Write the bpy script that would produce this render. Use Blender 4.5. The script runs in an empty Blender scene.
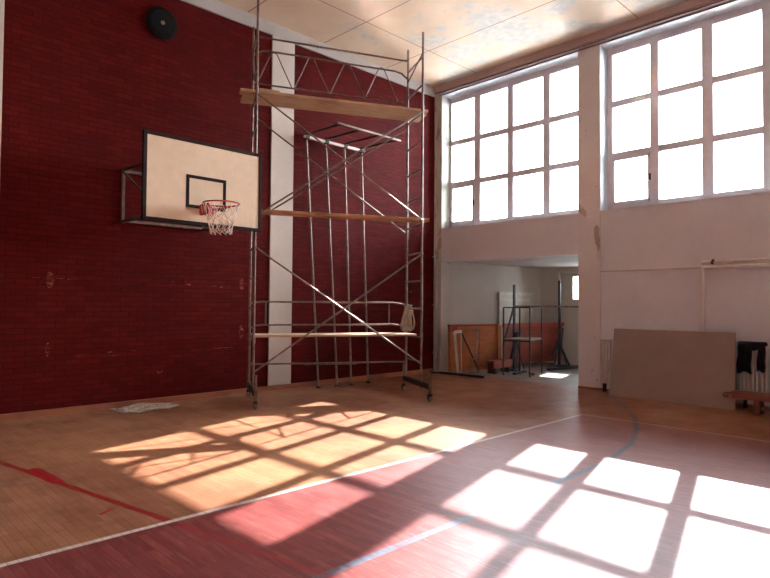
import bpy, bmesh, math, random
from mathutils import Vector, Matrix
random.seed(7)
S = bpy.context.scene
C = S.collection
PI = math.pi

# ------------------------------------------------------------------ helpers
class MB:
    def __init__(s): s.bm = bmesh.new()
    def box(s, a, b, bev=0):
        a, b = Vector(a), Vector(b)
        lo = Vector([min(a[i], b[i]) for i in range(3)]); hi = Vector([max(a[i], b[i]) for i in range(3)])
        c = (lo+hi)/2; d = hi-lo
        r = bmesh.ops.create_cube(s.bm, size=1, matrix=Matrix.Translation(c) @ Matrix.Diagonal((*d, 1)))
        if bev:
            es = {e for v in r['verts'] for e in v.link_edges}
            bmesh.ops.bevel(s.bm, geom=list(es), offset=bev, segments=2, affect='EDGES', profile=.6)
        return s
    def obox(s, p, q, w, h, up=(0, 0, 1)):          # box beam from p to q, width w, height h
        p, q = Vector(p), Vector(q); d = (q-p); L = d.length; z = d.normalized()
        x = Vector(up).cross(z)
        if x.length < 1e-4: x = Vector((1, 0, 0)).cross(z)
        x.normalize(); y = z.cross(x)
        M = Matrix((x, y, z)).transposed().to_4x4(); M.translation = (p+q)/2
        bmesh.ops.create_cube(s.bm, size=1, matrix=M @ Matrix.Diagonal((w, h, L, 1))); return s
    def tube(s, p, q, r, n=10, r2=None):
        p, q = Vector(p), Vector(q); d = q-p; L = d.length
        M = d.to_track_quat('Z', 'Y').to_matrix().to_4x4(); M.translation = (p+q)/2
        bmesh.ops.create_cone(s.bm, cap_ends=True, segments=n, radius1=r, radius2=r if r2 is None else r2, depth=L, matrix=M); return s
    def path(s, pts, r, n=8, closed=False):
        pts = [Vector(p) for p in pts]; N = len(pts); rings = []; ref = None
        for i, p in enumerate(pts):
            a = pts[(i-1) % N] if (closed or i) else p; b = pts[(i+1) % N] if (closed or i < N-1) else p
            t = (b-a)
            t = t.normalized() if t.length > 1e-9 else Vector((0, 0, 1))
            if ref is None:
                ref = Vector((0, 0, 1)) if abs(t.z) < .9 else Vector((1, 0, 0))
            u = ref - t*ref.dot(t)
            if u.length < 1e-5: u = t.orthogonal()
            u.normalize(); ref = u; w = t.cross(u)
            rings.append([s.bm.verts.new(p+(u*math.cos(2*PI*k/n)+w*math.sin(2*PI*k/n))*r) for k in range(n)])
        m = N if closed else N-1
        for i in range(m):
            A, B = rings[i], rings[(i+1) % N]
            for k in range(n): s.bm.faces.new((A[k], A[(k+1) % n], B[(k+1) % n], B[k]))
        if not closed:
            s.bm.faces.new(rings[0][::-1]); s.bm.faces.new(rings[-1])
        return s
    def lathe(s, prof, M=None, n=24):               # prof [(r,z)]
        M = M or Matrix(); rings = []
        for r, z in prof:
            rings.append([s.bm.verts.new(M @ Vector((r*math.cos(2*PI*k/n), r*math.sin(2*PI*k/n), z))) for k in range(n)])
        for A, B in zip(rings, rings[1:]):
            for k in range(n): s.bm.faces.new((A[k], A[(k+1) % n], B[(k+1) % n], B[k]))
        s.bm.faces.new(rings[0][::-1]); s.bm.faces.new(rings[-1]); return s
    def prism(s, poly, axis, a, b):                 # poly in the two other axes, extruded from a to b along axis
        def P(u, v, w):
            l = [u, v]; l.insert(axis, w); return Vector(l)
        A = [s.bm.verts.new(P(u, v, a)) for u, v in poly]; B = [s.bm.verts.new(P(u, v, b)) for u, v in poly]
        n = len(poly); s.bm.faces.new(A[::-1]); s.bm.faces.new(B)
        for k in range(n): s.bm.faces.new((A[k], A[(k+1) % n], B[(k+1) % n], B[k]))
        return s
    def quad(s, *p):
        s.bm.faces.new([s.bm.verts.new(Vector(x)) for x in p]); return s
    def build(s, name, m, parent=None, smooth=False, bevel=0):
        bmesh.ops.recalc_face_normals(s.bm, faces=s.bm.faces)
        me = bpy.data.meshes.new(name); s.bm.to_mesh(me); s.bm.free()
        o = bpy.data.objects.new(name, me); C.objects.link(o); me.materials.append(m)
        if parent: o.parent = parent
        if smooth:
            for p in me.polygons: p.use_smooth = True
            me.set_sharp_from_angle(angle=math.radians(40))
        if bevel:
            b = o.modifiers.new('bevel', 'BEVEL'); b.width = bevel; b.segments = 2; b.limit_method = 'ANGLE'
        return o

def thing(name, label, cat, loc=(0, 0, 0), rz=0, group=None):
    o = bpy.data.objects.new(name, None); C.objects.link(o); o.empty_display_size = .1
    o.location = loc; o.rotation_euler = (0, 0, rz); o['label'] = label; o['category'] = cat
    if group: o['group'] = group
    return o
def tag(o, label, cat, group=None):
    o['label'] = label; o['category'] = cat
    if group: o['group'] = group
    return o
def struct(o, label=None, cat=None):
    o['kind'] = 'structure'
    if label: o['label'] = label
    if cat: o['category'] = cat
    return o

# ------------------------------------------------------------------ materials
def srgb(r, g, b):
    f = lambda c: c/12.92 if c <= .04045 else ((c+.055)/1.055)**2.4
    return (f(r/255), f(g/255), f(b/255), 1)
class NT:
    def __init__(s, name):
        s.m = bpy.data.materials.new(name); s.m.use_nodes = True; s.t = s.m.node_tree; s.n = s.t.nodes
        s.b = s.n['Principled BSDF']; s.out = s.n['Material Output']
        s.tc = s.n.new('ShaderNodeTexCoord'); s.P = s.tc.outputs['Object']
        s._xyz = None
    def set(s, k, v):
        if hasattr(v, 'is_linked') or isinstance(v, bpy.types.NodeSocket): s.t.links.new(v, s.b.inputs[k])
        else: s.b.inputs[k].default_value = v
        return s
    def lk(s, a, b): s.t.links.new(a, b)
    def xyz(s):
        if s._xyz is None:
            q = s.n.new('ShaderNodeSeparateXYZ'); s.lk(s.P, q.inputs[0]); s._xyz = q.outputs
        return s._xyz
    def ma(s, op, a, b=None, c=None, clamp=False):
        q = s.n.new('ShaderNodeMath'); q.operation = op; q.use_clamp = clamp
        for i, v in enumerate((a, b, c)):
            if v is None: continue
            if isinstance(v, (int, float)): q.inputs[i].default_value = v
            else: s.lk(v, q.inputs[i])
        return q.outputs[0]
    def vec(s, x, y, z):
        q = s.n.new('ShaderNodeCombineXYZ')
        for i, v in enumerate((x, y, z)):
            if isinstance(v, (int, float)): q.inputs[i].default_value = v
            else: s.lk(v, q.inputs[i])
        return q.outputs[0]
    def map(s, scale, loc=(0, 0, 0), v=None):
        q = s.n.new('ShaderNodeMapping'); q.inputs['Scale'].default_value = scale; q.inputs['Location'].default_value = loc
        s.lk(v or s.P, q.inputs[0]); return q.outputs[0]
    def noise(s, scale, detail=4, rough=.55, v=None, dist=0):
        q = s.n.new('ShaderNodeTexNoise'); q.inputs['Scale'].default_value = scale; q.inputs['Detail'].default_value = detail
        q.inputs['Roughness'].default_value = rough; q.inputs['Distortion'].default_value = dist
        s.lk(v or s.P, q.inputs['Vector']); return q.outputs[0]
    def ramp(s, f, stops):
        q = s.n.new('ShaderNodeValToRGB'); e = q.color_ramp.elements
        while len(e) < len(stops): e.new(.5)
        for x, (p, c) in zip(e, stops):
            x.position = p; x.color = c if len(c) == 4 else (*c, 1)
        s.lk(f, q.inputs[0]); return q.outputs[0]
    def step(s, f, a, b): # smooth 0..1
        q = s.n.new('ShaderNodeMapRange'); q.interpolation_type = 'SMOOTHSTEP'
        s.lk(f, q.inputs[0]); q.inputs[1].default_value = a; q.inputs[2].default_value = b; return q.outputs[0]
    def mix(s, f, a, b, mode='MIX'):
        q = s.n.new('ShaderNodeMix'); q.data_type = 'RGBA'; q.blend_type = mode
        for k, v in ((0, f), (6, a), (7, b)):
            if isinstance(v, (int, float)): q.inputs[k].default_value = v
            elif isinstance(v, tuple): q.inputs[k].default_value = v
            else: s.lk(v, q.inputs[k])
        return q.outputs[2]
    def bump(s, h, strength=.3, dist=.01, base=None):
        q = s.n.new('ShaderNodeBump'); q.inputs['Strength'].default_value = strength; q.inputs['Distance'].default_value = dist
        s.lk(h, q.inputs['Height'])
        if base is not None: s.lk(base, q.inputs['Normal'])
        s.lk(q.outputs[0], s.b.inputs['Normal']); return q.outputs[0]

def simple(name, col, rough=.6, metal=0, var=.12, nscale=8, bump=0, spec=.5):
    t = NT(name); c = col if len(col) == 4 else (*col, 1)
    d = tuple(x*(1-var*2) for x in c[:3])+(1,); l = tuple(min(1, x*(1+var)) for x in c[:3])+(1,)
    n = t.noise(nscale, 5)
    t.set('Base Color', t.ramp(n, [(.3, d), (.7, l)])); t.set('Roughness', rough); t.set('Metallic', metal)
    t.b.inputs['Specular IOR Level'].default_value = spec
    if bump: t.bump(t.noise(nscale*6, 4), bump, .004)
    return t.m

def wood(name, c1, c2, axis=0, scale=1, rough=.55):
    t = NT(name); sc = [14*scale]*3; sc[axis] = 1.2*scale
    n = t.noise(2.2, 6, .6, t.map(tuple(sc)), .6)
    n2 = t.noise(1.3, 3)
    c = t.ramp(n, [(.3, c1), (.7, c2)])
    c = t.mix(t.step(n2, .45, .75), c, tuple(x*.7 for x in c1[:3])+(1,))
    t.set('Base Color', c); t.set('Roughness', rough); t.bump(n, .15, .003)
    return t.m

# floor --------------------------------------------------------------
def floor_mat():
    t = NT('gym_floor'); x, y, z = t.xyz()
    # strip parquet, boards run along Y
    br = t.n.new('ShaderNodeTexBrick'); br.offset = .37; br.offset_frequency = 2
    t.lk(t.vec(y, x, 0.0), br.inputs['Vector'])
    br.inputs['Scale'].default_value = 1; br.inputs['Brick Width'].default_value = .46; br.inputs['Row Height'].default_value = .062
    br.inputs['Mortar Size'].default_value = .0022; br.inputs['Mortar Smooth'].default_value = .3; br.inputs['Bias'].default_value = 0
    br.inputs['Color1'].default_value = (0, 0, 0, 1); br.inputs['Color2'].default_value = (1, 1, 1, 1); br.inputs['Mortar'].default_value = (.5, .5, .5, 1)
    tone = br.outputs['Color']; gap = br.outputs['Fac']
    grain = t.noise(1, 5, .65, t.map((90, 5, 1)), .4)
    big = t.noise(.55, 4, .6); mid = t.noise(2.6, 5, .6)
    streak = t.noise(1, 6, .75, t.map((34, 3.0, 1)))
    w = t.ramp(tone, [(0, srgb(146, 90, 64)), (.5, srgb(156, 101, 74)), (1, srgb(166, 113, 84))])
    w = t.mix(t.ma('MULTIPLY', t.step(grain, .35, .75), .35), w, srgb(104, 62, 40))
    w = t.mix(t.ma('MULTIPLY', t.step(mid, .42, .72), .55), w, srgb(112, 66, 44))
    w = t.mix(t.ma('MULTIPLY', t.step(big, .45, .65), .25), w, srgb(205, 150, 104))
    # red painted playing area : y < -5.13 and x < -2.59
    inn = t.ma('MULTIPLY', t.ma('LESS_THAN', y, -5.13), t.ma('LESS_THAN', x, -2.60))
    rp = t.ramp(tone, [(0, srgb(112, 46, 44)), (1, srgb(136, 64, 60))])
    rp = t.mix(t.ma('MULTIPLY', t.step(streak, .5, .7), .4), rp, srgb(176, 118, 108))
    rp = t.mix(t.ma('MULTIPLY', t.step(big, .5, .7), .3), rp, srgb(112, 52, 52))
    # worn red paint, blended paler towards the windows
    worn = t.ma('MULTIPLY', t.step(t.ma('ADD', x, t.ma('MULTIPLY', mid, 2.2)), -7.2, -3.2), .42)
    rp = t.mix(worn, rp, t.ramp(streak, [(.35, srgb(166, 118, 112)), (.65, srgb(196, 158, 150))]))
    # bare orange patch between blue line and free-throw lane
    col = t.mix(inn, w, rp)
    # painted lines
    wear = t.noise(1, 5, .7, t.map((30, 6, 1)))
    def seg(ax, ay, bx, by, hw):
        dx, dy = bx-ax, by-ay; L2 = dx*dx+dy*dy
        px = t.ma('SUBTRACT', x, ax); py = t.ma('SUBTRACT', y, ay)
        h = t.ma('DIVIDE', t.ma('ADD', t.ma('MULTIPLY', px, dx), t.ma('MULTIPLY', py, dy)), L2, clamp=True)
        qx = t.ma('SUBTRACT', px, t.ma('MULTIPLY', h, dx)); qy = t.ma('SUBTRACT', py, t.ma('MULTIPLY', h, dy))
        d = t.ma('SQRT', t.ma('ADD', t.ma('MULTIPLY', qx, qx), t.ma('MULTIPLY', qy, qy)))
        return t.ma('LESS_THAN', d, hw)
    def lines(pts, hw):
        o = None
        for a, b in zip(pts, pts[1:]):
            s = seg(*a, *b, hw); o = s if o is None else t.ma('MAXIMUM', o, s)
        return o
    blue = lines([(.1, -4.02), (-.55, -4.62), (-1.2, -5.08), (-2.2, -5.73), (-3.0, -6.1), (-3.9, -6.4), (-4.9, -6.57), (-8.66, -6.57)], .033)
    bw = t.ma('MULTIPLY', blue, t.ma('ADD', t.ma('MULTIPLY', t.step(wear, .34, .5), .8), .18))
    col = t.mix(bw, col, t.ramp(wear, [(.3, srgb(74, 80, 98)), (.7, srgb(108, 112, 124))]))
    red = lines([(-9.95, 0), (-9.42, -2.4), (-9.01, -4.48), (-8.58, -6.7)], .03)
    rw = t.ma('MULTIPLY', red, t.ma('ADD', t.ma('MULTIPLY', t.step(wear, .3, .5), .5), .45))
    rw = t.ma('MULTIPLY', rw, t.ma('SUBTRACT', 1, t.ma('MULTIPLY', inn, .5)))
    col = t.mix(rw, col, srgb(150, 24, 32))
    # paint splash beside the red line
    blob = t.ma('MULTIPLY', seg(-9.24, -2.95, -9.20, -3.5, .06), t.step(mid, .40, .44))
    col = t.mix(blob, col, srgb(158, 26, 34))
    blob = seg(-9.1, -4.55, -9.2, -4.62, .02); col = t.mix(blob, col, srgb(150, 30, 34))
    wl = t.ma('MAXIMUM', seg(-16, -5.12, -2.59, -5.12, .026), seg(-2.59, -5.12, -2.52, -14, .02))
    ww = t.ma('MULTIPLY', wl, t.ma('ADD', t.ma('MULTIPLY', t.step(wear, .3, .55), .4), .55))
    col = t.mix(ww, col, srgb(206, 190, 180))
    col = t.mix(t.ma('MULTIPLY', gap, .55), col, srgb(60, 30, 22))
    # bare grey screed in the store room
    conc = t.ramp(t.noise(3, 6), [(.3, srgb(120, 108, 100)), (.7, srgb(150, 138, 130))])
    col = t.mix(t.ma('GREATER_THAN', x, .12), col, conc)
    t.set('Base Color', col)
    t.set('Roughness', t.ma('ADD', t.ma('MULTIPLY', mid, .25), .30))
    t.b.inputs['Specular IOR Level'].default_value = .27
    h = t.ma('SUBTRACT', t.ma('MULTIPLY', grain, .3), gap)
    t.bump(h, .25, .002)
    return t.m

def brick_mat():
    t = NT('painted_brick'); x, y, z = t.xyz()
    br = t.n.new('ShaderNodeTexBrick'); br.offset = .5
    t.lk(t.vec(x, z, 0.0), br.inputs['Vector'])
    br.inputs['Scale'].default_value = 1; br.inputs['Brick Width'].default_value = .255; br.inputs['Row Height'].default_value = .077
    br.inputs['Mortar Size'].default_value = .0075; br.inputs['Mortar Smooth'].default_value = .55; br.inputs['Bias'].default_value = 0
    br.inputs['Color1'].default_value = (0, 0, 0, 1); br.inputs['Color2'].default_value = (1, 1, 1, 1); br.inputs['Mortar'].default_value = (.5, .5, .5, 1)
    c = t.ramp(br.outputs['Color'], [(0, srgb(82, 15, 14)), (1, srgb(95, 20, 19))])
    c = t.mix(t.ma('MULTIPLY', br.outputs['Fac'], .5), c, srgb(44, 9, 10))
    big = t.noise(.8, 5, .6); c = t.mix(t.ma('MULTIPLY', t.step(big, .4, .7), .3), c, srgb(66, 13, 14))
    # pale scuffs in two broken bands where wall bars once hung
    sc = t.noise(1, 6, .75, t.map((5, 1, 26)))
    def band(z0, hw, lo):
        d = t.ma('ABSOLUTE', t.ma('SUBTRACT', z, z0))
        return t.ma('MULTIPLY', t.ma('LESS_THAN', d, hw), t.step(sc, lo, lo+.06))
    sp = t.ma('MAXIMUM', band(1.92, .04, .55), band(.83, .035, .57))
    n3 = t.noise(2.2, 3); sp = t.ma('MULTIPLY', sp, t.step(n3, .5, .6))
    def spot(sx, sz, rx, rz):
        a = t.ma('DIVIDE', t.ma('SUBTRACT', x, sx), rx); b = t.ma('DIVIDE', t.ma('SUBTRACT', z, sz), rz)
        d = t.ma('ADD', t.ma('MULTIPLY', a, a), t.ma('MULTIPLY', b, b))
        return t.ma('MULTIPLY', t.ma('LESS_THAN', d, 1), t.step(sc, .45, .6))
    for a in ((-8.37, 1.92, .05, .12), (-8.38, .93, .03, .1), (-5.28, 1.93, .04, .12), (-5.28, 1.1, .05, .12), (-6.75, .5, .05, .03)):
        sp = t.ma('MAXIMUM', sp, spot(*a))
    c = t.mix(t.ma('MULTIPLY', sp, .8), c, srgb(156, 92, 76))
    t.set('Base Color', c); t.set('Roughness', .7); t.b.inputs['Specular IOR Level'].default_value = .06
    h = t.ma('ADD', t.ma('MULTIPLY', br.outputs['Fac'], -1), t.ma('MULTIPLY', t.noise(60, 3), .25))
    t.bump(h, .8, .008)
    return t.m

def plaster_mat(name, c1, c2, peel=0.0, patch=None, scale=1.0):
    t = NT(name)
    n = t.noise(.9*scale, 5, .6); f = t.noise(14, 5, .6)
    c = t.ramp(n, [(.3, c1), (.7, c2)])
    c = t.mix(t.ma('MULTIPLY', t.step(f, .5, .8), .22), c, tuple(v*.72 for v in c1[:3])+(1,))
    h = t.ma('MULTIPLY', f, .3)
    if peel:
        p = t.noise(3.0, 8, .62, t.map((1, 1.6, .7))); k = t.step(p, peel, peel+.02)
        c = t.mix(k, c, patch or srgb(120, 112, 104)); h = t.ma('SUBTRACT', h, k)
    t.set('Base Color', c); t.set('Roughness', .8); t.bump(h, .35, .006)
    return t.m

def ceiling_mat():
    t = NT('ceiling_panels'); x, y, z = t.xyz()
    n = t.noise(.7, 5, .6); st = t.noise(.95, 9, .72, t.map((1, .8, 1), (3.1, 4.2, 0)))
    c = t.ramp(n, [(.3, srgb(204, 172, 142)), (.7, srgb(222, 194, 164))])
    near = t.step(t.ma('SUBTRACT', x, t.ma('MULTIPLY', y, .45)), -3.6, -.4)      # flaking is worst towards the window wall
    k = t.ma('MULTIPLY', t.step(t.ma('ADD', st, t.ma('MULTIPLY', near, .09)), .57, .65), .85)
    c = t.mix(k, c, t.ramp(t.noise(7, 5), [(.35, srgb(172, 166, 158)), (.65, srgb(198, 188, 174))]))
    f = t.noise(5, 6, .7); c = t.mix(t.ma('MULTIPLY', t.step(f, .68, .72), .3), c, srgb(160, 128, 100))
    def seams(v, off, per, w):
        m = t.ma('ABSOLUTE', t.ma('SUBTRACT', t.ma('FLOORED_MODULO', t.ma('SUBTRACT', v, off-per/2), per), per/2))
        return t.ma('LESS_THAN', m, w)
    s1 = t.ma('MAXIMUM', seams(x, -1.74, 1.76, .013), seams(y, -1.3, 3.65, .011))
    c = t.mix(t.ma('MULTIPLY', s1, .75), c, srgb(120, 66, 44))
    t.set('Base Color', c); t.set('Roughness', .7); t.bump(t.ma('SUBTRACT', t.ma('MULTIPLY', f, .2), s1), .4, .006)
    return t.m

def glass_mat():
    t = NT('window_glass'); t.n.remove(t.b)
    tr = t.n.new('ShaderNodeBsdfTransparent'); tr.inputs[0].default_value = (.93, .95, .95, 1)
    gl = t.n.new('ShaderNodeBsdfGlossy'); gl.inputs['Roughness'].default_value = .05
    mx = t.n.new('ShaderNodeMixShader'); fr = t.n.new('ShaderNodeFresnel'); fr.inputs[0].default_value = 1.3
    t.lk(fr.outputs[0], mx.inputs[0]); t.lk(tr.outputs[0], mx.inputs[1]); t.lk(gl.outputs[0], mx.inputs[2]); t.lk(mx.outputs[0], t.out.inputs[0])
    return t.m

M = {}
M['floor'] = floor_mat(); M['brick'] = brick_mat(); M['ceil'] = ceiling_mat(); M['glass'] = glass_mat()
M['wallp'] = plaster_mat('mauve_plaster', srgb(214, 208, 210), srgb(224, 220, 222))
M['wallp2'] = plaster_mat('aged_plaster', srgb(184, 172, 162), srgb(198, 186, 176))
M['pillar'] = plaster_mat('chipped_plaster', srgb(212, 202, 198), srgb(222, 212, 210), .66, srgb(146, 128, 118))
M['peel'] = plaster_mat('peeling_corner_plaster', srgb(186, 182, 170), srgb(204, 200, 188), .56, srgb(156, 150, 138), 1.2)
M['scar'] = plaster_mat('broken_plaster', srgb(204, 186, 172), srgb(216, 200, 188), .50, srgb(176, 154, 140), 14)
M['white'] = plaster_mat('white_column', srgb(196, 180, 168), srgb(208, 194, 182))
M['beam'] = plaster_mat('concrete_band', srgb(176, 166, 158), srgb(192, 182, 174))
M['cornice'] = plaster_mat('cornice_paint', srgb(186, 160, 152), srgb(200, 174, 166))
M['reveal'] = simple('white_reveal', srgb(206, 208, 210), .6, var=.04)
M['frame'] = simple('window_frame_paint', srgb(214, 206, 212), .5, var=.05)
M['skirt'] = wood('skirting', srgb(142, 78, 50), srgb(166, 98, 64))
M['steel'] = simple('galvanised_tube', srgb(142, 122, 112), .42, .8, var=.2, nscale=12, bump=.1)
M['steel_dull'] = simple('dull_tube', srgb(120, 96, 86), .55, .5, var=.25, nscale=10)
M['rust'] = simple('dark_base_steel', srgb(62, 44, 40), .6, .3, var=.25)
M['plank'] = wood('scaffold_plank', srgb(178, 138, 102), srgb(206, 170, 132))
M['plank2'] = wood('orange_plank', srgb(172, 118, 80), srgb(194, 140, 98))
M['plank3'] = wood('pale_plank', srgb(190, 156, 128), srgb(214, 186, 158))
M['board'] = simple('backboard_face', srgb(226, 196, 164), .5, var=.03)
M['black'] = simple('black_paint', srgb(40, 30, 27), .8, var=.1, spec=.15)
M['darkframe'] = simple('dark_frame', srgb(48, 40, 38), .85, 0, var=.1, spec=.15)
M['rim'] = simple('orange_rim', srgb(188, 42, 34), .45, var=.08)
M['label'] = simple('rim_label', srgb(214, 180, 170), .5)
M['net'] = simple('net_cord', srgb(222, 206, 194), .9, var=.05)
M['rope'] = simple('pale_rope', srgb(196, 178, 160), .9, var=.15, nscale=20)
M['rope2'] = simple('beige_rope', srgb(186, 168, 146), .9, var=.15, nscale=20)
M['rubber'] = simple('grey_wheel', srgb(126, 116, 110), .6)
M['pipe'] = simple('cream_pipe', srgb(232, 222, 212), .45, var=.05)
M['downpipe'] = simple('grey_pipe', srgb(168, 168, 162), .5, var=.15, nscale=5)
M['rad'] = simple('radiator_enamel', srgb(224, 212, 204), .45, var=.06)
M['chip'] = simple('fibreboard', srgb(156, 128, 116), .75, var=.05, nscale=3)
M['chip_edge'] = simple('fibreboard_edge', srgb(120, 88, 68), .8)
M['bench'] = wood('bench_wood', srgb(112, 56, 40), srgb(140, 76, 54), 1)
M['cloth'] = simple('navy_cloth', srgb(34, 32, 48), .95, var=.2, nscale=14, bump=.3, spec=.2)
M['orange'] = wood('orange_panel', srgb(172, 94, 46), srgb(198, 116, 62), 0)
M['redtrim'] = simple('red_edge', srgb(168, 58, 38), .5)
M['redwood'] = wood('red_panel', srgb(128, 50, 38), srgb(152, 66, 48), 0)
M['bluesteel'] = simple('blue_black_steel', srgb(50, 54, 68), .5, .3)
M['whitewood'] = simple('white_frame_paint', srgb(214, 204, 192), .6)
M['door'] = simple('cream_cupboard', srgb(196, 190, 178), .6, var=.04)
M['shelf'] = simple('grey_shelf', srgb(150, 130, 122), .6)
M['cable'] = simple('dark_cable', srgb(72, 60, 58), .7)
M['speaker'] = simple('speaker_cone', srgb(20, 19, 20), .9, spec=.2)
M['cap'] = simple('speaker_cap', srgb(128, 104, 84), .4)
M['hall'] = simple('hall_plaster', srgb(228, 224, 220), .8, var=.03, nscale=1)
M['snow'] = simple('bright_ground', srgb(205, 205, 208), .9, var=.03, nscale=1)
def roof_mat():
    t = NT('sheet_metal_roof'); t.set('Base Color', srgb(134, 128, 124)); t.set('Metallic', 1.0); t.set('Roughness', .105)
    return t.m
M['roof'] = roof_mat()

# ------------------------------------------------------------------ room
H = 6.88
XL, YN = -16.0, -17.5
struct(MB().box((XL-.2, YN-.2, -.2), (6, .6, 0)).build('floor', M['floor']), 'worn strip parquet floor with red playing area', 'floor')
struct(MB().box((XL-.2, YN-.2, H), (.5, .6, H+.25)).build('ceiling', M['ceil']), 'flaking beige panelled ceiling', 'ceiling')
struct(MB().box((XL, 0, 0), (-.04, .4, 6.65)).build('wall_left', M['brick']), 'dark red painted brick wall behind the hoop', 'wall')
b = MB().box((XL, -.035, 6.65), (0, .4, H)); struct(b.build('trim_1', M['beam']), 'pale concrete band above brick wall', 'trim')
for i, (a, c) in enumerate(((-4.71, -4.21), (-9.5, -9.01), (-14.3, -13.8))):
    struct(MB().box((a, -.03, 0), (c, .1, 6.65)).build('trim_%d' % (i+2), M['white']), None)
# far corner pillar with peeling plaster
struct(MB().box((0, -.199, 0), (.36, .0, 2.6)).build('trim_13', M['wallp2']))
struct(MB().box((-.04, -.04, 0), (.0, .4, 6.65)).box((0, -.2, 2.6), (.36, .0, H)).build('trim_5', M['peel']), 'peeling plaster strip in the far corner', 'trim')
# window wall
w = MB()
w.box((0, -3.72, 2.63), (.36, -.2, 3.44))                       # lintel band below window 1
w.box((0, YN, 0), (.36, -4.17, 3.44)).box((0, YN, 3.44), (.36, -11.78, 6.66))                           # wall below the other windows
wall = struct(w.build('wall_right', M['wallp']), 'mauve plastered window wall', 'wall')
t_ = struct(MB().box((0, YN, 6.66), (.5, 0, H)).build('trim_6', M['reveal']))
cols = [(-4.17, -3.72), (-8.2, -7.75), (-12.23, -11.78)]
for i, (a, c) in enumerate(cols):
    b = MB().box((-.012, a, 0), (.36, c, 6.66))
    o = struct(b.build('trim_%d' % (7+i), M['pillar']), 'chipped plaster pillar between the windows' if i == 0 else None, 'pillar' if i == 0 else None)
    if i == 0:
        # broken plaster at the pillar edge, and a white reveal on the window side
        MB().box((.0, a-.004, 3.46), (.34, a-.0005, 6.66)).build('reveal_face', M['reveal'], o)
def scar(name, pts, x, parent):
    b = MB(); n = len(pts); c = Vector((sum(p[0] for p in pts)/n, sum(p[1] for p in pts)/n)); out = []
    for k in range(n):
        p, q = Vector(pts[k]), Vector(pts[(k+1) % n])
        for m in range(4): out.append(p.lerp(q, m/4)+Vector((random.uniform(-.01, .01), random.uniform(-.014, .014))))
    for (a, e_) in ((1.0, 0), (.72, -.004)):
        vs = [b.bm.verts.new((x+e_, c.x+(p.x-c.x)*a, c.y+(p.y-c.y)*a)) for p in out]; b.bm.faces.new(vs)
    return b.build(name, M['scar'], parent)
pil = bpy.data.objects['trim_7']
scar('plaster_scar', [(-4.04, 3.1), (-4.08, 3.18), (-4.15, 3.12), (-4.168, 2.9), (-4.168, 2.6), (-4.15, 2.45), (-4.12, 2.55), (-4.10, 2.75), (-4.06, 2.9)], -.0135, pil)
scar('plaster_scar', [(-3.73, 3.62), (-3.80, 3.58), (-3.88, 3.46), (-3.92, 3.36), (-3.86, 3.34), (-3.78, 3.42), (-3.73, 3.46)], -.0135, pil)
cor = bpy.data.objects['trim_5']
# cornice + cables
struct(MB().box((-.11, YN, 6.74), (0, -.03, H)).box((-.07, YN, 6.69), (0, -.03, 6.74)).build('trim_11', M['cornice']), 'reddish cornice under the ceiling above the windows', 'cornice')
cb = MB()
for yy, zz in ((0, 6.71), (0, 6.675)):
    cb.path([(-.085 if zz > 6.69 else -.012, -.1-.6*k, zz+.006*math.sin(k*1.7)) for k in range(28)], .008, 6)
tag(cb.build('cable_run', M['cable']), 'pair of thin dark cables along the cornice above the windows', 'cable')
# picture-rail line under window 2
struct(MB().box((-.018, YN, 2.255), (0.0, -4.17, 2.28)).build('trim_12', M['wallp2']), None)
# baseboards
struct(MB().box((XL, -.05, 0), (-.04, 0, .085)).build('baseboard_left', M['skirt']), 'brown wooden skirting under brick wall', 'baseboard')
struct(MB().box((-.03, -4.2, 0), (0, -3.72, .05)).box((-.03, YN, 0), (0, -4.17, .05)).build('baseboard_right', M['skirt']))

# windows
def window(i, y0, y1, mull, wl=.06):
    zb, zt = 3.44, 6.66; X0, X1 = .31, .40
    fr = MB()
    g0 = y1-.04 if i == 1 else y1-.10
    bars_y = [(y1, g0)] + mull + [(y0+.06, y0)]
    for a, c in bars_y: fr.box((X0, min(a, c), zb), (X1, max(a, c), zt), .006)
    for a, c in ((zb, 3.58), (4.47, 4.59), (5.49, 5.61), (6.53, zt)): fr.box((X0+.008, y0, a), (X1-.008, y1, c), .006)
    o = struct(fr.build('window_%d' % i, M['frame']), 'tall grid window over the store room opening' if i == 1 else None, 'window' if i == 1 else None)
    MB().box((.352, y0+.02, zb+.05), (.357, y1-.02, zt-.02)).build('glass', M['glass'], o)
    # opening casement with its own inner frame (lower left light) and its catch
    ys = [g0]+[v for m in mull for v in m]
    a, c = ys[0], ys[1]
    cs = MB(); s_ = .045
    cs.box((X0-.02, c, 3.58), (X0+.03, c+s_, 4.47)).box((X0-.02, a-s_, 3.58), (X0+.03, a, 4.47)).box((X0-.02, c, 3.58), (X0+.03, a, 3.58+s_)).box((X0-.02, c, 4.47-s_), (X0+.03, a, 4.47))
    cs.build('casement', M['frame'], o)
    MB().box((X0-.05, c-.02, 3.96), (X0-.02, c+.005, 4.08)).box((X0-.07, c-.012, 4.03), (X0-.04, c-.002, 4.05)).build('catch', M['darkframe'], o)
    MB().box((-.012, y0, 3.425), (X0+.02, y1, 3.442)).build('sill', M['reveal'], o)
    return o
window(1, -3.72, -.2, [(-.93, -1.10), (-1.85, -2.0), (-2.75, -2.91)])
for k in range(2):
    d = -4.03*k
    window(2+k, -7.75+d, -4.17+d, [(-4.99+d, -5.14+d), (-5.88+d, -6.06+d), (-6.80+d, -6.96+d)])
# unseen walls of the hall
struct(MB().box((XL-.2, YN, 0), (XL, .4, H)).build('wall_rear', M['hall']))
struct(MB().box((XL-.2, YN-.2, 0), (.4, YN, H)).build('wall_near', M['hall']))

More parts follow.
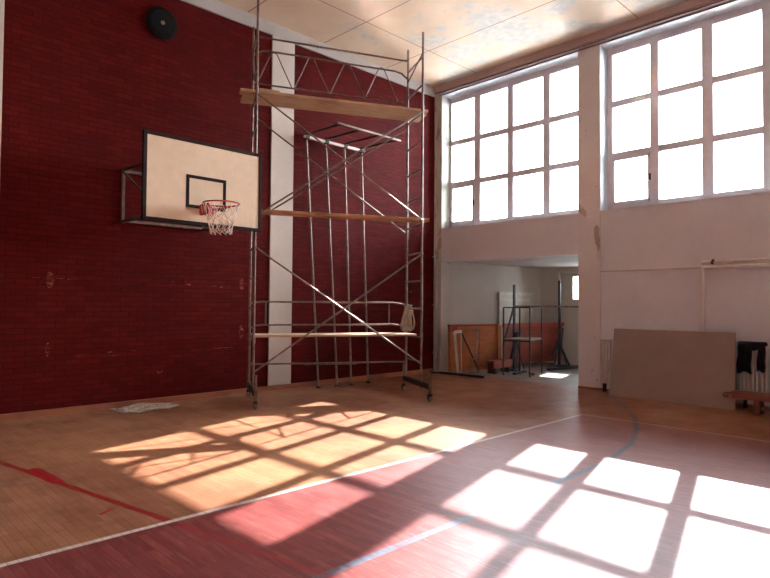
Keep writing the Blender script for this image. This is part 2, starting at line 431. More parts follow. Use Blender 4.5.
# ------------------------------------------------------------------ store room behind the opening
XB, ZC = 4.27, 2.69
def slab(name, pts, z0, z1, m): return struct(MB().prism(pts, 2, z0, z1).build(name, m))
slab('wall_store_left', [(.36, .02), (XB+.3, -.38), (XB+.3, .3), (.36, .3)], 0, ZC, M['wallp2'])
bw_ = MB().box((XB, -.9, 0), (XB+.3, .3, ZC)).box((XB, -4.4, 0), (XB+.3, -4.15, ZC)).box((XB, -2.9, 0), (XB+.3, -1.9, ZC)).box((XB, -4.15, 0), (XB+.3, -2.9, 1.2)).box((XB, -1.9, 0), (XB+.3, -.9, 1.6)).box((XB, -4.15, 2.55), (XB+.3, -.9, ZC))
struct(bw_.build('wall_store_back', M['wallp2']), 'store room back wall', 'wall')
struct(MB().box((.36, -4.4, 0), (XB, -4.2, ZC)).build('wall_store_right', M['wallp2']))
struct(MB().box((.36, -4.4, ZC), (XB+.3, .3, ZC+.12)).build('ceiling_store', M['wallp2']))
f = MB()
for a, c in ((-.9, -1.0), (-1.0, -1.28), (-1.85, -1.9)): f.box((XB+.1, a, 1.6), (XB+.2, c, 2.55), .004)
f.box((XB+.11, -1.9, 1.6), (XB+.19, -.9, 1.8)).box((XB+.11, -1.9, 2.42), (XB+.19, -.9, 2.55))
o = struct(f.build('window_5', M['door']), 'small high window in the store room', 'window')
MB().box((XB+.14, -1.86, 1.68), (XB+.145, -1.2, 2.38)).build('glass', M['glass'], o)
MB().box((XB-.06, -2.0, 1.565), (XB+.12, -.85, 1.6)).build('sill', M['door'], o)

f = MB()  # extra window, added out of sight behind the pillar to brighten the store room
for a, c in ((-2.9, -2.98), (-3.49, -3.56), (-4.07, -4.15)): f.box((XB+.1, a, 1.2), (XB+.2, c, 2.55), .004)
f.box((XB+.11, -4.15, 1.2), (XB+.19, -2.9, 1.28)).box((XB+.11, -4.15, 2.47), (XB+.19, -2.9, 2.55))
o = struct(f.build('window_6', M['door'])); MB().box((XB+.14, -4.1, 1.25), (XB+.145, -2.95, 2.5)).build('glass', M['glass'], o)

# outside : sheet metal roof of the low annex and bright ground
struct(MB().prism([(.38, 2.98), (6.2, 2.90), (6.2, 2.84), (.38, 2.90)], 1, -19, -4.4).prism([(.38, 2.98), (4.62, 2.922), (4.62, 2.862), (.38, 2.90)], 1, -4.4, 3).build('roof_annex', M['roof']), None)
struct(MB().box((5.6, -19, 0), (5.75, -4.4, 2.85)).build('wall_annex', M['hall']))
struct(MB().box((6.01, -60, -.25), (90, 50, -.2)).build('ground', M['snow']))

# ------------------------------------------------------------------ corner downpipe
dp = thing('heating_riser', 'grey vertical pipe with chipped paint in the far corner beside the brick wall', 'pipe', (-.085, -.11, 0))
MB().tube((0, 0, 0), (0, 0, 2.95), .042, 14).build('pipe', M['downpipe'], dp, True)
b = MB()
for z in (.45, 1.6, 2.75): b.box((-.045, -.03, z), (.045, .07, z+.025))
b.build('bracket', M['downpipe'], dp)

# broken plaster patch in corner
scar('plaster_scar', [(-.02, 3.3), (-.1, 3.45), (-.17, 3.5), (-.19, 3.2), (-.17, 2.85), (-.12, 2.7), (-.05, 2.8), (-.01, 3.0)], -.0015, cor)
scar('plaster_scar', [(-.02, 4.3), (-.06, 4.5), (-.09, 4.4), (-.08, 4.0), (-.03, 3.9)], -.0015, cor)

# ------------------------------------------------------------------ basketball hoop
BX = -6.725
hp = thing('basketball_hoop', 'wall-hung basketball backboard with black border, orange rim and white net', 'basketball hoop', (BX, -.22, 2.765)); hp.scale = (.978, 1, .945)
# local: y -1.2 is board plane
MB().box((-.9, -1.2, 0), (.9, -1.165, 1.2)).build('backboard', M['board'], hp)
b = MB(); e = .05
b.box((-.945, -1.215, -.045), (-.895, -1.15, 1.245)).box((.895, -1.215, -.045), (.945, -1.15, 1.245)).box((-.945, -1.214, -.045), (.945, -1.151, .008)).box((-.945, -1.214, 1.194), (.945, -1.151, 1.245))
b.build('border', M['darkframe'], hp, bevel=.004)
b = MB()
sq = (-.16-.005, .465, .165, .67)
x0, x1, z0, z1 = -.32, .32, .21, .71; ln = .05
b.box((x0, -1.204, z0), (x0+ln, -1.2, z1)).box((x1-ln, -1.204, z0), (x1, -1.2, z1)).box((x0, -1.2038, z0), (x1, -1.2, z0+ln)).box((x0, -1.2038, z1-ln), (x1, -1.2, z1))
b.build('target_square', M['black'], hp)
rz = .25
rim = MB(); cy = -1.2-.19-.25
rim.path([(.25*math.cos(2*PI*k/32), cy+.25*math.sin(2*PI*k/32), rz) for k in range(32)], .011, 8, True)
rim.path([(-.09, -1.22, rz-.02), (-.13, -1.34, rz-.02), (-.2, cy+.1, rz-.012)], .009, 6)
rim.path([(.09, -1.22, rz-.02), (.13, -1.34, rz-.02), (.2, cy+.1, rz-.012)], .009, 6)
rim.path([(-.2, cy+.1, rz-.02), (-.1, cy+.21, rz-.05), (0, cy+.235, rz-.06), (.1, cy+.21, rz-.05), (.2, cy+.1, rz-.02)], .007, 6)
rim.box((-.11, -1.225, rz-.13), (.11, -1.205, rz+.02)).box((-.11, -1.36, rz-.03), (.11, -1.21, rz-.018))
rm = rim.build('rim', M['rim'], hp, True)
b = MB()      # red stiffener cover on the left with pale strokes
b.box((-.185, -1.60, rz-.17), (-.165, -1.38, rz-.005)); b.build('rim_cover', M['rim'], rm)
b = MB()
for k in range(3): b.obox((-.187, -1.42-.06*k, rz-.03), (-.187, -1.45-.06*k, rz-.14), .003, .014, (1, 0, 0))
b.build('pale_stroke', M['label'], rm)
nt = MB(); N = 12
def np_(k, l):  # radius narrowing
    R = [.247, .215, .185, .16, .15][l]; z = rz-.01-[0, .13, .25, .35, .44][l]
    a = 2*PI*(k+(l % 2)*.5)/N
    return (R*math.cos(a), cy+R*math.sin(a), z)
for l in range(4):
    for k in range(N):
        nt.path([np_(k, l), np_(k, l+1)], .0055, 5); nt.path([np_(k+(1 if l % 2 else 0), l) if l % 2 else np_(k, l), np_(k if l % 2 else k-1, l+1)], .0055, 5)
nt.build('net', M['net'], rm)
# wall bracket frame
b = MB(); YW = .19
for sx in (-.68, .68):
    b.obox((sx, YW, .08), (sx, YW, .96), .045, .045); b.obox((sx, -1.14, .1), (sx, -1.14, 1.0), .045, .045)
    b.obox((sx, YW, .94), (sx, -1.14, .88), .04, .04); b.obox((sx, YW, .09), (sx, -1.14, .1), .04, .04)
    b.obox((sx, YW, .92), (sx, -1.12, .12), .025, .025)
b.obox((-.68, YW, .11), (.68, YW, .11), .045, .045); b.obox((-.68, YW, .92), (.68, YW, .92), .045, .045)
b.obox((-.68, -1.14, .12), (.68, -1.14, .12), .04, .04); b.obox((-.68, -1.14, .98), (.68, -1.14, .98), .04, .04)
b.build('wall_bracket', M['steel_dull'], hp)

# ------------------------------------------------------------------ round loudspeaker high on the brick wall
sp = thing('wall_speaker', 'round black loudspeaker mounted high on the dark red brick wall', 'speaker', (-6.84, 0, 6.13))
RX = Matrix.Rotation(PI/2, 4, 'X')
MB().lathe([(.20, .0), (.25, .03), (.26, .07), (.235, .09), (.225, .09)], RX, 32).build('housing', M['speaker'], sp, True)
MB().lathe([(.222, .085), (.2, .10), (.10, .05), (.08, .045)], RX, 32).build('cone', M['speaker'], sp, True)
MB().lathe([(.06, .05), (.055, .075), (.035, .09), (.01, .094)], RX, 20).build('dust_cap', M['cap'], sp, True)
# ------------------------------------------------------------------ scaffold tower (local x along length, y towards brick wall)
ang = math.atan2(-.44864, .89371); LEN = 2.84
sc = thing('scaffold_tower', 'tall rusty tube scaffold tower on castors with cross braces and ladder ends', 'scaffold', (-5.65, -.965, 0), ang)
YF, YR = -.28, .48; TR = .019
tops = {(0, YF): 6.80, (0, YR): 6.38, (LEN, YF): 6.38, (LEN, YR): 6.38}
for (px, py), tz in tops.items():
    b = MB().tube((px, py, .17), (px, py, tz), TR, 12)
    for jz in (1.05, 3.03, 5.02): b.tube((px, py, jz-.07), (px, py, jz+.07), TR+.006, 12)
    b.build('post', M['steel'], sc, True)
for px in (0, LEN):
    z = 1.045
    while z < 6.1:
        MB().tube((px, YF, z), (px, YR, z), .015, 8).build('rung', M['steel_dull'], sc, True); z += .49
    MB().tube((px, YF, .62), (px, YR, .62), .015, 8).build('rung', M['steel_dull'], sc, True)
    ob = MB().box((px-.03, -.66, .20), (px+.03, .59, .285)).build('base_beam', M['rust'], sc, bevel=.004)
    for py in (-.68, .61):
        MB().tube((px, py, .10), (px, py, .52 if py < 0 else .50), .022, 10).build('jack', M['steel_dull'], sc, True)
        cs = MB()
        cs.box((px-.03, py-.03, .085), (px+.03, py+.03, .13)); cs.box((px-.03, py-.01, .04), (px-.022, py+.04, .1)); cs.box((px+.022, py-.01, .04), (px+.03, py+.04, .1))
        co = cs.build('castor_fork', M['rust'], sc)
        MB().tube((px-.018, py+.02, .058), (px+.018, py+.02, .058), .058, 20).build('wheel', M['rubber'], co, True)
def brace(p, q, r=.0145, m='steel'): return MB().tube(p, q, r, 10).build('diagonal_brace', M[m], sc, True)
F_ = YF-.03; R_ = YR+.03
brace((.0, F_, 4.96), (LEN, F_-.02, 3.06)); brace((.04, F_-.035, 3.02), (LEN, F_, 4.98))
brace((.0, F_, 2.50), (LEN, F_, .58)); brace((.0, F_-.035, .53), (LEN, F_-.035, 2.5))
brace((.0, R_, 4.86), (LEN, R_, 2.92), m='steel_dull'); brace((.0, R_+.03, 3.0), (LEN, R_+.03, 4.9), m='steel_dull')
MB().tube((0, R_, .57), (LEN, R_, .55), .015, 8).tube((.95, R_, .555), (1.9, R_, .545), .021, 8).build('tie_tube', M['steel'], sc, True)
# mid level guard rail with bent ends
def rail(zz, z2): return [(0, R_, z2), (.10, R_, zz-.01), (.22, R_, zz), (LEN-.25, R_, zz), (LEN-.12, R_, zz-.02), (LEN, R_, z2)]
g = MB().path(rail(1.64, 1.60), .016, 8).path(rail(1.24, 1.18), .016, 8)
for xx in (.27, LEN-.33): g.tube((xx, R_, 1.24), (xx, R_, 1.64), .012, 8)
g.build('guard_rail', M['steel'], sc, True)
# lattice guard rail at the top
tr = MB().path([(0, R_, 5.9), (.15, R_, 6.0), (.27, R_, 6.01), (LEN-.25, R_, 5.96), (LEN-.12, R_, 5.93), (LEN, R_, 5.84)], .017, 8)
tr.path([(0, R_, 5.42), (LEN, R_, 5.36)], .016, 8)
n = 4
for k in range(n):
    cx = .36+.655*k
    tr.path([(cx-.30, R_, 5.41), (cx-.05, R_, 5.97), (cx, R_, 5.995), (cx+.05, R_, 5.97), (cx+.32, R_, 5.40)], .010, 6)
tr.build('lattice_rail', M['steel_dull'], sc, True)
MB().tube((0, R_, 6.24), (LEN, R_, 6.18), .017, 8).build('top_tube', M['steel_dull'], sc, True)
b = MB()
b.path([(1.0+.006*k, R_+.024*math.cos(k*.9), 6.215-.00013*k+.024*math.sin(k*.9)) for k in range(150)], .007, 5)
o = b.build('wire_wrap', M['rope2'], sc)
MB().tube((LEN, YF, 6.02), (LEN, YR, 5.76), .014, 8).build('end_stay', M['steel_dull'], sc, True)

def scw(x, y, z):  # scaffold local to world
    return Vector((-5.65+x*math.cos(ang)-y*math.sin(ang), -.965+x*math.sin(ang)+y*math.cos(ang), z))
def plank(name, label, x0, x1, y0, y1, z, th, m, sag=0, group=None, boards=1):
    o = thing(name, label, 'scaffold board', scw(0, 0, z), ang, group)
    wd = (y1-y0)/boards
    for k in range(boards):
        b = MB(); ya = y0+wd*k; yb = ya+wd-.008
        prof = []; nn = 10
        sh = random.uniform(-.05, .05)
        for i in range(nn+1):
            u = i/nn; prof.append((x0+sh+(x1-x0)*u, -sag*math.sin(PI*u)))
        poly = [(x, zz) for x, zz in prof]+[(x, zz+th) for x, zz in reversed(prof)]
        b.prism(poly, 1, ya, yb); b.build('board', m, o, bevel=.003)
    return o
plank('scaffold_deck', 'wide pale timber deck on the top level of the scaffold', -.24, LEN+.16, -.16, .45, 5.022, .045, M['plank'], 0, None, 3)
plank('scaffold_plank', 'single orange plank across the middle of the scaffold', -.02, LEN+.2, -.20, .08, 3.076, .05, M['plank2'], .0)
plank('scaffold_plank', 'pale worn plank on the lowest level of the scaffold, under the rope', .03, LEN-.03, -.19, .42, 1.065, .035, M['plank3'], 0, None, 2)
o = MB().box((-.17, -.09, 0), (.17, .09, .075)).build('timber_offcut', M['plank'], None, bevel=.004); o.location = scw(.22, .05, 5.069); o.rotation_euler = (0, 0, ang+.06)
tag(o, 'short timber block lying on the top scaffold deck at its left end', 'timber')
# coiled rope hanging on the scaffold guard rail
rp = MB(); c = scw(LEN, YR, 0)
ux = Vector((math.cos(ang), math.sin(ang), 0)); uy = Vector((-math.sin(ang), math.cos(ang), 0))
for k in range(10):
    wv = random.uniform(.05, .105); off = random.uniform(-.035, .03)+.012*(k-5); zt = 1.60+random.uniform(-.03, .03); zb = random.uniform(1.10, 1.17)
    pts = []
    for i in range(28):
        a = 2*PI*i/28; q = .5+.5*math.cos(a)
        zz = zb+(zt-zb)*q
        xx = off*(1-q)*1.4+wv*math.sin(a)*(1.15-.55*q)
        pts.append(c+ux*xx+uy*(-.034-.0055*k-.006*math.sin(3*a+k))+Vector((0, 0, zz)))
    rp.path(pts, .008, 6, True)
wr = [c+ux*(.075*math.cos(2*PI*i/10)+.01)+uy*(-.06+.045*math.sin(2*PI*i/10))+Vector((0, 0, 1.46+.0045*i)) for i in range(34)]
rp.path(wr, .009, 6)
rp.path([c+ux*.07+uy*(-.05)+Vector((0, 0, 1.6)), c+ux*.1+uy*(-.05)+Vector((0, 0, 1.52)), c+ux*.11+uy*(-.05)+Vector((0, 0, 1.45)), c+ux*.06+uy*(-.07)+Vector((0, 0, 1.42))], .009, 6)
tag(rp.build('rope', M['rope2'], None, True), 'coil of beige rope hanging from the right rear scaffold post above the lowest plank', 'rope')

# rope heap on the floor by the brick wall
rp = MB(); random.seed(11)
pts = []; cx, cy_ = -7.12, -.42
for i in range(120):
    a = i*.36+random.uniform(-.2, .2); rr = .1+.24*random.random()
    m_ = 1+.25*math.sin(i*.13)
    pts.append(Vector((cx+rr*1.25*m_*math.cos(a), cy_+rr*.85*math.sin(a)+.05*math.cos(i*.05), .012+.045*random.random()*(1-rr*1.7))))
sm = []
for i in range(len(pts)-3):
    p0, p1, p2, p3 = pts[i:i+4]
    for k in range(3):
        u = k/3; sm.append(.5*((2*p1)+(-p0+p2)*u+(2*p0-5*p1+4*p2-p3)*u*u+(-p0+3*p1-3*p2+p3)*u**3))
for p in sm: p.z = max(.009, p.z)
rp.path(sm, .012, 6)
rp.path([(cx-.28, cy_+.1, .01), (cx-.4, cy_+.2, .01), (cx-.42, cy_+.28, .01), (cx-.36, cy_+.3, .01)], .009, 5)
tag(rp.build('rope', M['rope'], None, True), 'tangled heap of pale rope on the floor against the brick wall', 'rope')

# ------------------------------------------------------------------ climbing pole rack
cr = thing('climbing_pole_rack', 'four steel climbing poles hanging from a bracket frame on the brick wall behind the scaffold', 'climbing poles', (0, 0, 0))
tx = [-4.0, -3.52, -3.03, -2.56]; fx = [(-3.80, -.35), (-3.40, -.43), (-3.05, -.45), (-2.60, -.46)]
for a, (fx_, fy) in zip(tx, fx):
    MB().tube((a, -.15, 4.83), (fx_, fy, .03), .020, 12).build('climbing_pole', M['steel'], cr, True)
    MB().obox((a, 0, 4.90), (a-.0, -1.2, 4.87), .03, .03).build('bracket_arm', M['rust'], cr)
    MB().box((a-.04, -.21, 4.80), (a+.04, -.1, 4.89)).build('clamp', M['rust'], cr)
MB().obox((-4.06, -.17, 4.84), (-2.5, -.17, 4.84), .05, .05).build('crossbar', M['pipe'], cr)
MB().obox((-4.10, -1.2, 4.87), (-2.46, -1.2, 4.87), .035, .035).build('crossbar', M['steel'], cr)
for k, a in enumerate(tx):
    pass
fxs = MB()
for fx_, fy in fx: fxs.box((fx_-.03, fy-.03, 0), (fx_+.03, fy+.03, .03))
fxs.build('floor_socket', M['rust'], cr)

# ------------------------------------------------------------------ heating pipes, radiators
hpz = thing('heating_pipe', 'cream heating pipes along the window wall dropping behind the leaning board', 'pipe')
MB().tube((-.05, -5.98, 2.36), (-.05, YN+.1, 2.42), .028, 12).build('pipe', M['pipe'], hpz, True)
MB().tube((-.05, -6.0, 2.27), (-.05, YN+.1, 2.33), .028, 12).build('pipe', M['pipe'], hpz, True)
MB().tube((-.05, -6.0, 2.30), (-.05, -6.0, .12), .024, 12).build('drop_pipe', M['pipe'], hpz, True)
b = MB()
for y in (-6.3, -8.1, -9.9, -11.7): b.box((-.055, y-.015, 2.25), (0, y+.015, 2.39))
b.build('clip', M['pipe'], hpz)
MB().tube((-.05, -6.12, 2.335), (-.05, -6.17, 2.39), .034, 8).build('valve', M['cable'], hpz)
def radiator(y0, n, label, z0=.16, z1=.98):
    t = thing('radiator', label, 'radiator', (0, y0, 0), 0)
    for k in range(n):
        y = -.03-.062*k; b = MB()
        for xx in (-.045, -.12):
            b.box((xx-.018, y-.014, z0+.02), (xx+.018, y+.014, z1-.02), .006)
        b.box((-.14, y-.024, z1-.06), (-.025, y+.024, z1), .012).box((-.14, y-.024, z0), (-.025, y+.024, z0+.06), .012)
        b.build('section', M['rad'], t, True)
    MB().tube((-.08, -.01, z0+.03), (-.08, -.03-.062*n, z0+.03), .02).tube((-.08, -.01, z1-.03), (-.08, -.03-.062*n, z1-.03), .02).build('header', M['rad'], t)
    b = MB()
    for k in (1, n-2): b.box((-.13, -.03-.062*k-.015, 0), (-.03, -.03-.062*k+.015, z0+.01))
    b.build('foot', M['rust'], t); return t
radiator(-4.19, 16, 'cream column radiator beside the pillar, mostly hidden by the leaning board')
radiator(-6.52, 14, 'cream column radiator at the right edge with dark trousers hung over it', .2, 1.0)

# trousers draped over the right-hand radiator
t = MB(); bm = t.bm
def drape(y0, y1, zb, zt, seed, back=.25):
    random.seed(seed); nu, nv = 14, 18; G = []
    path = []
    fr = zt-zb
    for j in range(nv+1):
        s_ = j/nv*(fr+.16+back)
        if s_ < fr: path.append((-.168, zb+s_))
        elif s_ < fr+.16:
            a = (s_-fr)/.16*PI; path.append((-.084-.084*math.cos(a), zt+.03*math.sin(a)))
        else: path.append((-.0, zt-(s_-fr-.16)))
    for j, (x, z) in enumerate(path):
        row = []
        for i in range(nu+1):
            u = i/nu; y = y0+(y1-y0)*u
            front = j < nv*.5
            x2 = x-(.022*(1+math.sin(u*11+seed+j*.1)) if front else 0)
            z2 = z-(.02*math.sin(u*7+seed) if j == 0 else 0)
            row.append((max(min(x2, -.012), -.24), y+(.008*math.sin(j*.9+seed) if 0 < i < nu else .01*math.sin(j*.7)), z2))
        G.append(row)
    vs = [[bm.verts.new(p) for p in r] for r in G]
    for j in range(nv):
        for i in range(nu): bm.faces.new((vs[j][i], vs[j][i+1], vs[j+1][i+1], vs[j+1][i]))
drape(-6.535, -6.73, .57, 1.02, 1); drape(-6.81, -6.92, .60, 1.02, 3); drape(-6.54, -6.915, .93, 1.03, 5, .12)
o = t.build('trousers', M['cloth'], None, True)
m = o.modifiers.new('thick', 'SOLIDIFY'); m.thickness = .008; m.offset = -1
tag(o, 'dark navy trousers hanging over the radiator at the right edge', 'trousers')

# leaning fibreboard and white batten behind it
lb = MB(); x_b, x_t = -.48, -.19
lb.quad((x_b, -4.55, 0), (x_b, -6.57, 0), (x_t, -6.51, 1.19), (x_t, -4.52, 1.19))
bmesh.ops.recalc_face_normals(lb.bm, faces=lb.bm.faces)
r_ = bmesh.ops.extrude_face_region(lb.bm, geom=list(lb.bm.faces)); bmesh.ops.translate(lb.bm, verts=[v for v in r_['geom'] if isinstance(v, bmesh.types.BMVert)], vec=(.022, 0, .005))
tag(lb.build('leaning_board', M['chip'], None), 'large plain brown fibreboard sheet leaning against the window wall', 'board')
o = MB().box((-.175, -5.86, 1.0), (-.15, -4.95, 1.215)).build('batten', M['whitewood'], None)
tag(o, 'thin white batten lying behind the top edge of the leaning brown board', 'batten')

# low bench in front of the right radiator
bn = thing('low_bench', 'low dark red-brown wooden bench with curled end in front of the right radiator', 'bench', (-.60, -6.57, -.055))
for x0 in (-.15, .02): MB().box((x0, -2.2, .335), (x0+.13, 0, .37), .006).build('slat', M['bench'], bn)
MB().box((-.145, -2.18, .27), (-.115, -.03, .335)).build('apron', M['bench'], bn)
MB().path([(-.13, .0, .35), (-.13, .05, .352), (-.13, .085, .33), (-.13, .085, .30), (-.13, .06, .285), (-.13, .035, .295), (-.13, .035, .315)], .014, 8).build('curled_end', M['bench'], bn, True)
for y in (-.35, -1.9):
    MB().prism([(-.15, .055), (-.11, .335), (.12, .335), (.16, .055), (.08, .055), (.0, .13), (-.08, .055)], 1, y-.035, y+.035).build('leg', M['bench'], bn)
MB().box((-.02, -1.9, .12), (.02, -.35, .17)).build('stretcher', M['bench'], bn)

# ------------------------------------------------------------------ store room clutter
# cupboard doors in the left wall
cu = thing('wall_cupboard', 'pale cream panelled door standing against the store room left wall', 'door', (2.36, -.185, 0), -.095)
MB().box((0, -.04, 0), (1.45, 0, 1.97)).build('panel', M['door'], cu)
b = MB()
for a in ((0, -.06, 1.89, 1.45, -.04, 1.97), (0, -.06, 0, .08, -.04, 1.89), (1.37, -.06, 0, 1.45, -.04, 1.89), (.68, -.06, 0, .74, -.04, 1.89), (.08, -.058, 1.74, 1.37, -.04, 1.79)):
    b.box(a[:3], a[3:])
b.build('door_trim', M['whitewood'], cu)
# orange folding table on its side
ot = thing('folding_table', 'orange wooden folding table on its long edge with crossed steel legs in store room', 'table', (-.06, -.50, 0), -.235)
b = MB().box((0, 0, .06), (1.62, .035, 1.12)); b.build('tabletop', M['orange'], ot, bevel=.004)
b = MB().box((-.01, -.03, 1.10), (1.52, .045, 1.15)).box((-.02, -.03, .98), (.22, -.0, 1.14)); b.build('edge_trim', M['redtrim'], ot)
b = MB().box((0, -.05, .05), (.03, .0, 1.1)).box((1.47, -.05, .05), (1.5, 0, 1.1)).box((0, -.05, .05), (1.5, 0, .09)); b.build('underframe', M['orange'], ot)
MB().tube((.30, -.06, 1.0), (.66, -.30, .05), .016, 8).build('leg', M['rust'], ot); MB().tube((.84, -.08, 1.0), (.34, -.38, .04), .014, 8).build('leg', M['steel'], ot)
MB().tube((.86, -.08, 1.02), (.58, -.38, .04), .014, 8).build('leg', M['steel'], ot); MB().tube((.30, -.07, .99), (.86, -.09, 1.01), .014, 8).build('leg_bar', M['steel_dull'], ot)
MB().tube((.34, -.38, .04), (.58, -.38, .04), .014, 8).build('leg_bar', M['steel'], ot)
# white frame leaning at its left end
wf = MB().obox((.0, -.72, .03), (-.05, -.66, .98), .04, .06).obox((-.05, -.66, .98), (.14, -.70, .99), .04, .06).obox((.10, -.745, .03), (.14, -.70, .99), .02, .03).obox((0, -.72, .05), (.10, -.745, .05), .02, .03)
tag(wf.build('picture_frame', M['whitewood'], None), 'empty white wooden frame propped at the left end of the orange table', 'frame')
# red table behind
rt = thing('table_panel', 'dark red wooden table panel on edge behind the metal stand in the store room', 'table', (1.62, -.90, 0), -.13)
MB().box((0, 0, .12), (2.35, .035, 1.13)).build('tabletop', M['redwood'], rt, bevel=.004)
MB().box((-.02, -.03, 1.06), (2.38, .05, 1.16)).build('edge_trim', M['redtrim'], rt)
b = MB()
for x in (.25, 2.0): b.tube((x, -.05, 1.0), (x+.25, -.2, .02), .016, 8).tube((x+.3, -.05, 1.0), (x-.05, -.2, .02), .016, 8)
b.build('leg', M['bluesteel'], rt)
b = MB().box((.05, .0, 0), (.1, .05, .12)).box((2.2, .0, 0), (2.25, .05, .12)); b.build('foot', M['bluesteel'], rt)
# low gym bench
gb = thing('gym_bench', 'low reddish gym bench lying in front of the orange table in the store room', 'bench', (.62, -1.16, 0), .02)
MB().box((0, -.12, .27), (.74, .10, .31)).build('seat', M['redwood'], gb, bevel=.004)
MB().box((.0, -.125, .13), (.74, -.09, .27)).build('apron', M['redwood'], gb)
for x in (.08, .66): MB().box((x, -.11, 0), (x+.06, .11, .27)).build('leg', M['rust'], gb)
# dark bars on the floor
o = MB().obox((-.20, -.35, .025), (-.14, -1.55, .025), .06, .05).obox((-.2, -.35, .025), (-.38, -.2, .025), .05, .04).build('floor_bar', M['rust'], None)
tag(o, 'black steel bar lying on the floor in front of the orange table', 'steel bar')
o = MB().obox((2.3, -1.72, .03), (4.1, -1.95, .03), .08, .06).build('steel_rail', M['bluesteel'], None)
tag(o, 'dark steel rail lying on the floor below the small store room window', 'steel rail')
o = MB().obox((.92, -1.64, .025), (1.62, -1.50, .025), .07, .05).build('floor_bar', M['bluesteel'], None)  # extra dark bar, added to darken the floor strip below the shelf
tag(o, 'short dark bar lying on the floor under the shelf of the metal stand', 'steel bar')
# metal stand
ms = thing('metal_stand', 'tall open stand of thin dark square tube with a grey shelf in the store room', 'stand', (.71, -1.49, 0))
A, B_, D_, C_ = (0, 0), (.06, -.66), (1.05, -.37), (.93, .16)
for q in (A, B_, C_, D_): MB().obox((q[0], q[1], 0), (q[0], q[1], 1.56), .025, .025).build('leg', M['rust'], ms)
b = MB()
for z in (1.56, .80):
    for p, q in ((A, B_), (B_, D_), (D_, C_), (C_, A)): b.obox((*p, z), (*q, z), .025, .025)
b.build('cross_tube', M['rust'], ms)
MB().prism([A, B_, D_, C_], 2, .815, .845).build('shelf', M['shelf'], ms)
# long pipe resting on the stand
o = MB().tube((1.10, -1.52, 1.592), (1.95, -4.195, 1.592), .02, 10).build('steel_pipe', M['steel'], None, True)
tag(o, 'long bright steel pipe laid across the top of the metal stand', 'pipe')
# net posts
p1 = thing('net_post', 'dark upright net post with slanted stay behind the metal stand', 'post', (1.585, -1.205, 0))
MB().obox((0, 0, 0), (0, 0, 2.12), .05, .05).build('pole', M['bluesteel'], p1)
MB().obox((0, 0, 1.62), (-.33, .06, .72), .035, .035).build('stay', M['bluesteel'], p1); MB().obox((.02, -.08, .95), (-.12, .0, .3), .12, .05).build('winch_plate', M['bluesteel'], p1)
b = MB().box((-.09, -.03, 0), (.2, .03, .04)).box((-.03, -.06, 0), (.03, .1, .04)); b.build('base', M['bluesteel'], p1)
p2 = thing('net_post', 'dark blue upright net post with spread feet by the small store room window', 'post', (3.40, -1.42, 0))
MB().obox((0, 0, 0), (0, 0, 2.28), .055, .055).build('pole', M['bluesteel'], p2)
b = MB().obox((0, 0, 1.0), (-.1, .10, .03), .04, .04).obox((0, 0, .6), (.08, -.24, .03), .05, .05).obox((0, 0, .8), (-.35, .02, .3), .04, .04)
b.obox((-.1, .12, .03), (.08, -.26, .03), .06, .05); b.build('foot', M['bluesteel'], p2)
# grey metal arm in front of stand (slanted piece)
o = MB().obox((1.35, -1.78, .04), (1.55, -1.70, .75), .03, .05).obox((1.35, -1.78, .025), (1.18, -2.0, .025), .05, .05).build('angle_iron', M['steel_dull'], None)
tag(o, 'bent grey angle iron leaning under the shelf of the metal stand', 'angle iron')

# parts that hold several loose pieces become one object per piece
def islands(o):
    bm = bmesh.new(); bm.from_mesh(o.data); bm.faces.ensure_lookup_table(); seen = set(); comp = []
    for f0 in bm.faces:
        if f0.index in seen: continue
        st = [f0]; seen.add(f0.index); c = []
        while st:
            f = st.pop(); c.append(f)
            for e in f.edges:
                for g in e.link_faces:
                    if g.index not in seen: seen.add(g.index); st.append(g)
        vs = [v.co for f in c for v in f.verts]
        lo = [min(v[i] for v in vs)-.004 for i in range(3)]; hi = [max(v[i] for v in vs)+.004 for i in range(3)]
        comp.append([lo, hi, [f.index for f in c], [[tuple(v.co) for v in f.verts] for f in c]])
    merged = True
    while merged:
        merged = False
        for a in range(len(comp)):
            for b in range(a+1, len(comp)):
                A, B = comp[a], comp[b]
                if all(A[0][i] <= B[1][i] and B[0][i] <= A[1][i] for i in range(3)):
                    comp[a] = [[min(A[0][i], B[0][i]) for i in range(3)], [max(A[1][i], B[1][i]) for i in range(3)], A[2]+B[2], A[3]+B[3]]
                    comp.pop(b); merged = True; break
            if merged: break
    bm.free()
    if len(comp) < 2: return
    src = o.data
    for k, c in enumerate(comp):
        bm = bmesh.new(); vm = {}
        for f in c[3]:
            vs = []
            for co_ in f:
                key = tuple(round(x, 6) for x in co_)
                if key not in vm: vm[key] = bm.verts.new(co_)
                vs.append(vm[key])
            try: bm.faces.new(vs)
            except ValueError: pass
        me = bpy.data.meshes.new(src.name); bm.to_mesh(me); bm.free(); me.materials.append(src.materials[0])
        if k == 0: o.data = me
        else:
            n_ = o.copy(); n_.data = me; C.objects.link(n_)
SPL = {'bracket', 'clip', 'floor_socket', 'header', 'foot', 'leg', 'cross_tube', 'pale_stroke', 'rail', 'castor_fork', 'stay', 'net_post'}
for o in list(bpy.data.objects):
    if o.type == 'MESH' and o.parent and o.name.split('.')[0] in SPL: islands(o)

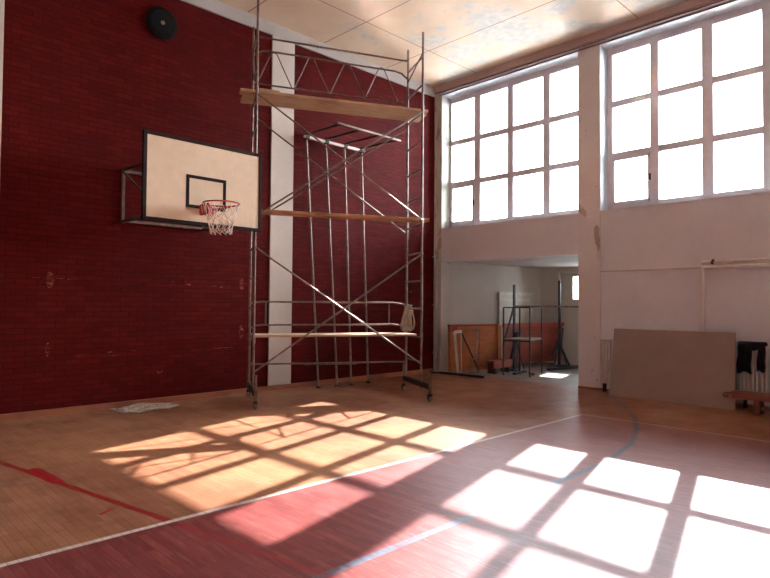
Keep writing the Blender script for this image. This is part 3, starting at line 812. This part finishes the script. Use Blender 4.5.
# ------------------------------------------------------------------ light
sun = bpy.data.lights.new('sun', 'SUN'); so = bpy.data.objects.new('sun', sun); C.objects.link(so)
so.rotation_euler = Vector((-1.375, -.362, -1)).to_track_quat('-Z', 'Y').to_euler()
sun.energy = 21; sun.angle = math.radians(.55); sun.color = (.98, 1, 1.0)
W = bpy.data.worlds.new('sky'); S.world = W; W.use_nodes = True; nt_ = W.node_tree
bg = nt_.nodes['Background']; tc = nt_.nodes.new('ShaderNodeTexCoord'); sep = nt_.nodes.new('ShaderNodeSeparateXYZ'); rp_ = nt_.nodes.new('ShaderNodeValToRGB')
nt_.links.new(tc.outputs['Generated'], sep.inputs[0]); nt_.links.new(sep.outputs[2], rp_.inputs[0]); nt_.links.new(rp_.outputs[0], bg.inputs[0])
rp_.color_ramp.elements[0].color = (.90, .96, 1, 1); rp_.color_ramp.elements[1].color = (.76, .88, 1, 1); rp_.color_ramp.elements[1].position = .9
bg.inputs[1].default_value = 22

# ------------------------------------------------------------------ camera
cam = bpy.data.cameras.new('camera'); co = bpy.data.objects.new('camera', cam); C.objects.link(co)
yaw, pitch, roll, f = .7751, .0270, .0074, 589.2
cy, sy = math.cos(yaw), math.sin(yaw)
fw = Vector((sy*math.cos(pitch), cy*math.cos(pitch), math.sin(pitch))); r = Vector((cy, -sy, 0)); u = r.cross(fw)
r2 = r*math.cos(roll)+u*math.sin(roll); u2 = -r*math.sin(roll)+u*math.cos(roll)
Mx = Matrix((r2, u2, -fw)).transposed().to_4x4(); Mx.translation = (-10.829, -9.333, 1.6)
co.matrix_world = Mx
cam.sensor_fit = 'HORIZONTAL'; cam.sensor_width = 36; cam.lens = 36*f/770; cam.clip_start = .05
S.camera = co
S.view_settings.view_transform = 'Standard'; S.view_settings.look = 'None'; S.view_settings.gamma = 1; S.view_settings.use_curve_mapping = False
S.view_settings.exposure = .5
S.cycles.caustics_reflective = True; S.cycles.use_denoising = True; S.cycles.max_bounces = 10; S.cycles.diffuse_bounces = 6; S.cycles.transparent_max_bounces = 12
S.cycles.sample_clamp_indirect = 0; S.cycles.blur_glossy = 0
